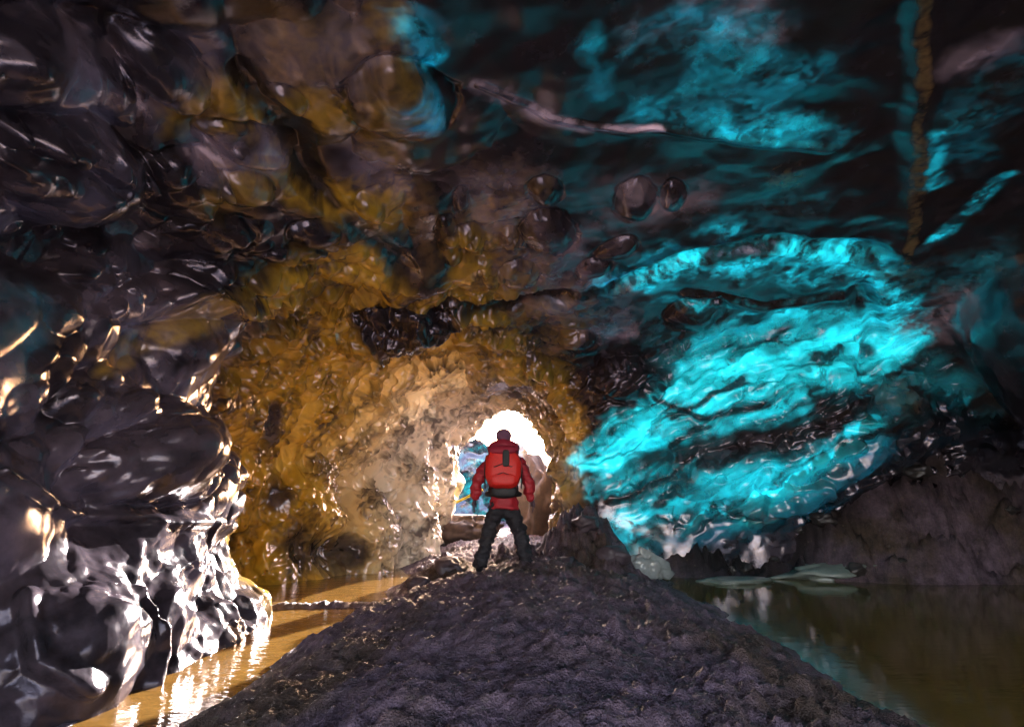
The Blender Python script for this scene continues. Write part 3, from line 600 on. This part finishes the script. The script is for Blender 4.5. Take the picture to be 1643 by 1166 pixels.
M_BLK = plain('black webbing', (0.012, 0.011, 0.013), 0.6, 0.4, 90); M_TRO = plain('dark trouser cloth', (0.011, 0.009, 0.013), 0.75, 0.4, 50)
M_HAT = plain('purple grey wool', (0.19, 0.08, 0.14), 0.9, 0.6, 120); M_SKIN = plain('skin', (0.45, 0.25, 0.18), 0.5, 0.1, 60, 0.1); M_BOOT = plain('black leather', (0.015, 0.013, 0.016), 0.45, 0.3, 60)
M_EYE = plain('eye', (0.06, 0.05, 0.05), 0.2, 0, 30); M_HOOD = plain('dark crimson hood cloth', (0.30, 0.014, 0.035), 0.65, 0.35, 40); M_GLOVE = plain('dark glove', (0.06, 0.035, 0.05), 0.7, 0.3, 90)
gzp = min(H(-0.38, 7.5), H(0.16, 7.5))
person = bpy.data.objects.new('person', None); COL.objects.link(person); person.location = (-0.11, 7.5, gzp+0.005)
tag(person, 'person in red jacket with red backpack standing with legs apart, seen from behind', 'person')
def mir(f): return [f(-1), f(1)]
pts = [(0, 0, .95), (0, 0, 1.2), (0, 0, 1.42), (0, .01, 1.53), (0, .02, 1.62), (0, .015, 1.71), (0, .10, 1.645), (0, .075, 1.59)]
rad = [.09, .10, .12, .055, .075, .085, .018, .04]; ed = [(0, 1), (1, 2), (2, 3), (3, 4), (4, 5), (4, 6), (4, 7)]
for s_ in (-1, 1):
    b = len(pts); pts += [(s_*.18, 0, 1.42), (s_*.30, -.01, 1.14), (s_*.35, .04, .90), (s_*.10, 0, .88), (s_*.20, .02, .50), (s_*.29, 0, .12), (s_*.305, .09, .06)]
    rad += [.05, .038, .03, .055, .038, .03, .028]; ed += [(2, b), (b, b+1), (b+1, b+2), (0, b+3), (b+3, b+4), (b+4, b+5), (b+5, b+6)]
body = skin('body', pts, ed, rad, 0, M_SKIN, person)
for s_ in (-1, 1):
    rbox('eye', (.024, .02, .02), (s_*.032, .092, 1.675), M_EYE, person, 2.0, 8)
    rbox('ear', (.02, .04, .06), (s_*.083, .015, 1.66), M_SKIN, person, 2.2, 8)
pts = [(0, 0, .745), (0, 0, .97), (0, .0, 1.15), (0, -.01, 1.33), (0, 0, 1.46)]; rad = [(.215, .165), (.19, .15), (.18, .14), (.20, .145), (.12, .10)]; ed = [(0, 1), (1, 2), (2, 3), (3, 4)]
for s_ in (-1, 1):
    b = len(pts); pts += [(s_*.185, 0, 1.39), (s_*.265, -.015, 1.24), (s_*.315-.02*(s_ < 0), -.01-.02*(s_ > 0), 1.10), (s_*.345-.012*(s_ < 0), .02, .98), (s_*.37, .04, .87)]; rad += [.095, .085, .078, .07, .062]
    ed += [(3, b), (b, b+1), (b+1, b+2), (b+2, b+3), (b+3, b+4)]
skin('jacket', pts, ed, rad, 1, M_RED, person, 3, 0.032, 9)
pts = [(0, 0, .93), (0, 0, .80)]; rad = [(.16, .13), (.15, .12)]; ed = [(0, 1)]
for s_ in (-1, 1):
    b = len(pts); pts += [(s_*.105, 0, .74), (s_*.185+.01, .02+.04*(s_ > 0), .52), (s_*.235+.008, .01+.02*(s_ > 0), .33), (s_*.285, -.01, .13), (s_*.29, -.01, .05)]; rad += [(.115, .125), .098, .092, .095, .10]
    ed += [(1, b)]+[(b+k, b+k+1) for k in range(4)]
skin('trousers', pts, ed, rad, 0, M_TRO, person, 3, 0.036, 8)
for s_ in (-1, 1):
    skin('boot', [(s_*.29, -.02, .14), (s_*.295, -.02, .055), (s_*.305, .09, .05), (s_*.315, .19, .042)], [(0, 1), (1, 2), (2, 3)], [.06, .056, .052, .04], 0, M_BOOT, person)
    w0 = np.array((s_*.372, .043, .895)); P_ = [w0, w0+(s_*.008, .012, -.05), w0+(s_*.012, .02, -.095)]; R_g = [(.032, .028), (.042, .024), (.038, .02)]; E_ = [(0, 1), (1, 2)]
    for k in range(4):
        b = len(P_); y0 = -.032+.022*k; ln = (.06, .072, .078, .066)[k]
        P_ += [w0+(s_*.012, .02+y0, -.10), w0+(s_*.010, .024+y0, -.10-ln*.5), w0+(-s_*.004, .03+y0, -.10-ln)]; R_g += [.0105, .0098, .0088]; E_ += [(2, b), (b, b+1), (b+1, b+2)]
    b = len(P_); P_ += [w0+(-s_*.01, .055, -.05), w0+(-s_*.016, .072, -.085), w0+(-s_*.02, .076, -.11)]; R_g += [.014, .012, .0105]; E_ += [(1, b), (b, b+1), (b+1, b+2)]
    skin('glove', P_, E_, R_g, 0, M_GLOVE, person)
rbox('beanie', (.21, .24, .185), (0, .012, 1.70), M_HAT, person, 2.3, 14)
def hoodf(P):
    Q_ = P.copy(); Q_[:, 1] += 0.25*(1-np.abs(P[:, 0]))*(P[:, 2] > 0)*-0.5; Q_[:, 2] += 0.18*np.cos(P[:, 0]*2)*-(P[:, 1]); return Q_*(1+0.07*fbm(P*2.3, 2))[:, None]
rbox('hood', (.41, .30, .24), (0, -.05, 1.515), M_HOOD, person, 2.6, 18, hoodf)
def packf(P):
    Q_ = P.copy(); k = 1-0.16*sstep(0.2, 1, P[:, 2])-0.10*sstep(-0.3, -1, P[:, 2]); Q_[:, 0] *= k; Q_[:, 1] *= np.where(P[:, 1] < 0, 0.8+0.25*sstep(0.9, -0.4, P[:, 2]), 1)
    return Q_*(1+0.055*fbm(P*3.0+4, 4, 0.6))[:, None]
pack = rbox('backpack', (.45, .25, .50), (0, -.245, 1.27), M_PACK, person, 3.6, 26, packf)
def strap_part(*a): return rbox(*a)
rbox('carry_panel', (.085, .03, .21), (.035, -.368, 1.385), M_BLK, pack, 4.5, 10, None, -0.06)
rbox('lid', (.37, .23, .13), (0, -.245, 1.49), M_HOOD, pack, 3.0, 14, packf)
rbox('pocket', (.33, .09, .17), (0, -.345, 1.13), M_PACK, pack, 3.4, 14, packf)
for s_ in (-1, 1):
    tube('strap', [(s_*.12, -.13, 1.46), (s_*.125, -.02, 1.53), (s_*.13, .10, 1.47), (s_*.14, .155, 1.32), (s_*.15, .13, 1.12), (s_*.17, .02, 1.0), (s_*.17, -.14, .98)], .03, M_BLK, pack, 8, 0.4)
    tube('side_strap', [(s_*.215, -.20, 1.40), (s_*.232, -.25, 1.25), (s_*.225, -.24, 1.02)], .010, M_BLK, pack, 6)
for zz in (1.20, 1.31): tube('lash_cord', [(-.20, -.30, zz), (-.10, -.372, zz-.03), (0, -.378, zz+.01), (.10, -.372, zz-.03), (.20, -.30, zz)], .006, M_BLK, pack, 6)
th = np.linspace(0, 2*math.pi, 33)
tube('hip_belt', [(.205*math.cos(a), .16*math.sin(a)-.01, .955) for a in th], .035, M_BLK, pack, 8, 1.0)
rbox('lumbar_pad', (.34, .12, .17), (.01, -.185, .985), M_BLK, pack, 2.6, 12)

import bmesh
def rock(name, c, size, seed, mat, label, cat, flat=0.0, yaw=0.0, sub=5, amp=0.5, tilt=0.0):
    bm = bmesh.new(); bmesh.ops.create_icosphere(bm, subdivisions=sub, radius=1.0)
    P = np.array([v.co[:] for v in bm.verts]); f1, f2, _ = worley(P*1.1+seed*3.7)
    k = 1+amp*fbm(P*1.1+seed*7.1, 3)-0.35*amp*np.clip(0.5-(f2-f1), 0, 1)+0.30*amp*np.abs(fbm(P*2.6+seed, 4, 0.6))+0.12*amp*fbm(P*9+seed, 3)
    P = P*k[:, None]; P[:, 2] = np.where(P[:, 2] > 1-flat, 1-flat+(P[:, 2]-1+flat)*0.1, P[:, 2]); P *= np.array(size)
    ct, st_ = math.cos(tilt), math.sin(tilt); P = np.stack([ct*P[:, 0]+st_*P[:, 2], P[:, 1], -st_*P[:, 0]+ct*P[:, 2]], 1)
    for v, p in zip(bm.verts, P): v.co = p
    me = bpy.data.meshes.new(name); bm.to_mesh(me); bm.free(); me.polygons.foreach_set('use_smooth', np.full(len(me.polygons), True)); me.materials.append(mat)
    o = bpy.data.objects.new(name, me); COL.objects.link(o); o.location = c; o.rotation_euler = (0, 0, yaw); return tag(o, label, cat)
M_TAN = plain('tan frozen dirt', (0.075, 0.05, 0.042), 0.8, 0.7, 9, 0.45); M_PALE = plain('pale cloudy ice', (0.17, 0.20, 0.18), 0.35, 0.5, 8, 0.5); M_ROCK = plain('wet dark rock', (0.075, 0.055, 0.068), 0.5, 0.8, 14, 0.5)
M_SHARD = plain('clear grey ice', (0.30, 0.33, 0.33), 0.15, 0.4, 10, 0.4)
p = px(888, 775, 16.4); rock('boulder', (p[0], p[1], 0.75), (1.05, 0.9, 2.0), 3, M_TAN, 'big tan boulder of frozen dirt beyond the cave opening, right of the person', 'boulder', 0.0, 0.6)
p = px(760, 815, 15.9); rock('boulder', (p[0]-0.2, p[1], 0.62), (1.0, 0.7, 0.6), 8, M_TAN, 'low brown boulder beyond the opening under a yellow edge, left of the person', 'boulder', 0.25)
p = px(1365, 884, 11.9); rock('ice_slab', (p[0], p[1], 0.20), (1.45, 0.6, 0.27), 5, M_PALE, 'long pale flat ice slab on the far shore of the right pond', 'ice slab', 0.35, 0.08, 4, 0.5, -0.10)
p = px(1180, 908, 11.2); rock('ice_slab', (p[0], p[1], 0.02), (0.62, 0.28, 0.09), 6, M_PALE, 'small thin teal grey ice floe lying in the pond below the blue ice', 'ice slab', 0.4, 0.0, 4, 0.4)
p = px(1040, 886, 10.6); rock('ice_shard', (p[0], p[1], 0.36), (0.34, 0.16, 0.26), 12, M_SHARD, 'grey tilted ice shard at the right foot of the rubble heap', 'ice shard', 0.2, 0.2, 4, 0.6, 0.5)
for k, (X_, Y_, D_, s_, lb) in enumerate([
    (905, 858, 10.0, 0.26, 'dark rock on the rubble heap just right of the person'),
    (985, 868, 10.2, 0.24, 'dark rock low on the right end of the rubble heap'),
    (940, 828, 10.6, 0.20, 'wet rock near the crest of the rubble heap'),
    (720, 892, 9.7, 0.20, 'dark clod on the low heap left of the person\'s boots'),
    (672, 912, 9.4, 0.15, 'dark clod at the left end of the low heap by the amber pond'),
    (1008, 902, 9.6, 0.13, 'small stone on the mound edge beside the grey ice shard'),
    (695, 932, 8.6, 0.09, 'small stone on the mound edge above the left channel'),
    (880, 884, 9.3, 0.14, 'small rock on the ground just right of the person\'s right boot')]):
    p = px(X_, Y_, D_); hz = H(p[0], p[1]); rock('rock', (p[0], p[1], hz+s_*0.2), (s_*1.2, s_, s_*0.75), 20+k, M_ROCK, lb, 'rock', 0.1, k*0.7, 3, 0.5)
M_DARK = plain('black wet stone', (0.035, 0.03, 0.03), 0.35, 0.8, 16, 0.5)
for k in range(34):
    xx = 4.2+7.0*random.random(); yy = 11.0+2.0*random.random(); i_ = int(np.argmin(np.abs(gxl-xx))); j_ = int(np.argmin(np.abs(gyl-yy))); zz = float(GZ[i_, j_])
    if zz < 0.02 or zz > 2.6: continue
    r_ = random.uniform(0.06, 0.2)
    tag(rock('stone', (xx, yy, zz+0.2*r_), (r_*1.3, r_, r_*0.8), 50+k, M_DARK, 'dark stone half buried in the black gravel bank behind the right pond', 'stone', 0.0, k*1.3, 3, 0.6), group='stones on the black gravel bank')
M_YEL = plain('yellow rope', (0.75, 0.55, 0.02), 0.6, 0.3, 80)
rp = [px(732, 806, 15.2), px(742, 801, 15.2), px(752, 796, 15.2), px(762, 789, 15.2), px(775, 786, 15.2)]
tag(tube('streak', rp, 0.03, M_YEL), 'thin yellow line along the brown boulder left of the person', 'streak')  # thin yellow tube above the low boulder

tick('end')
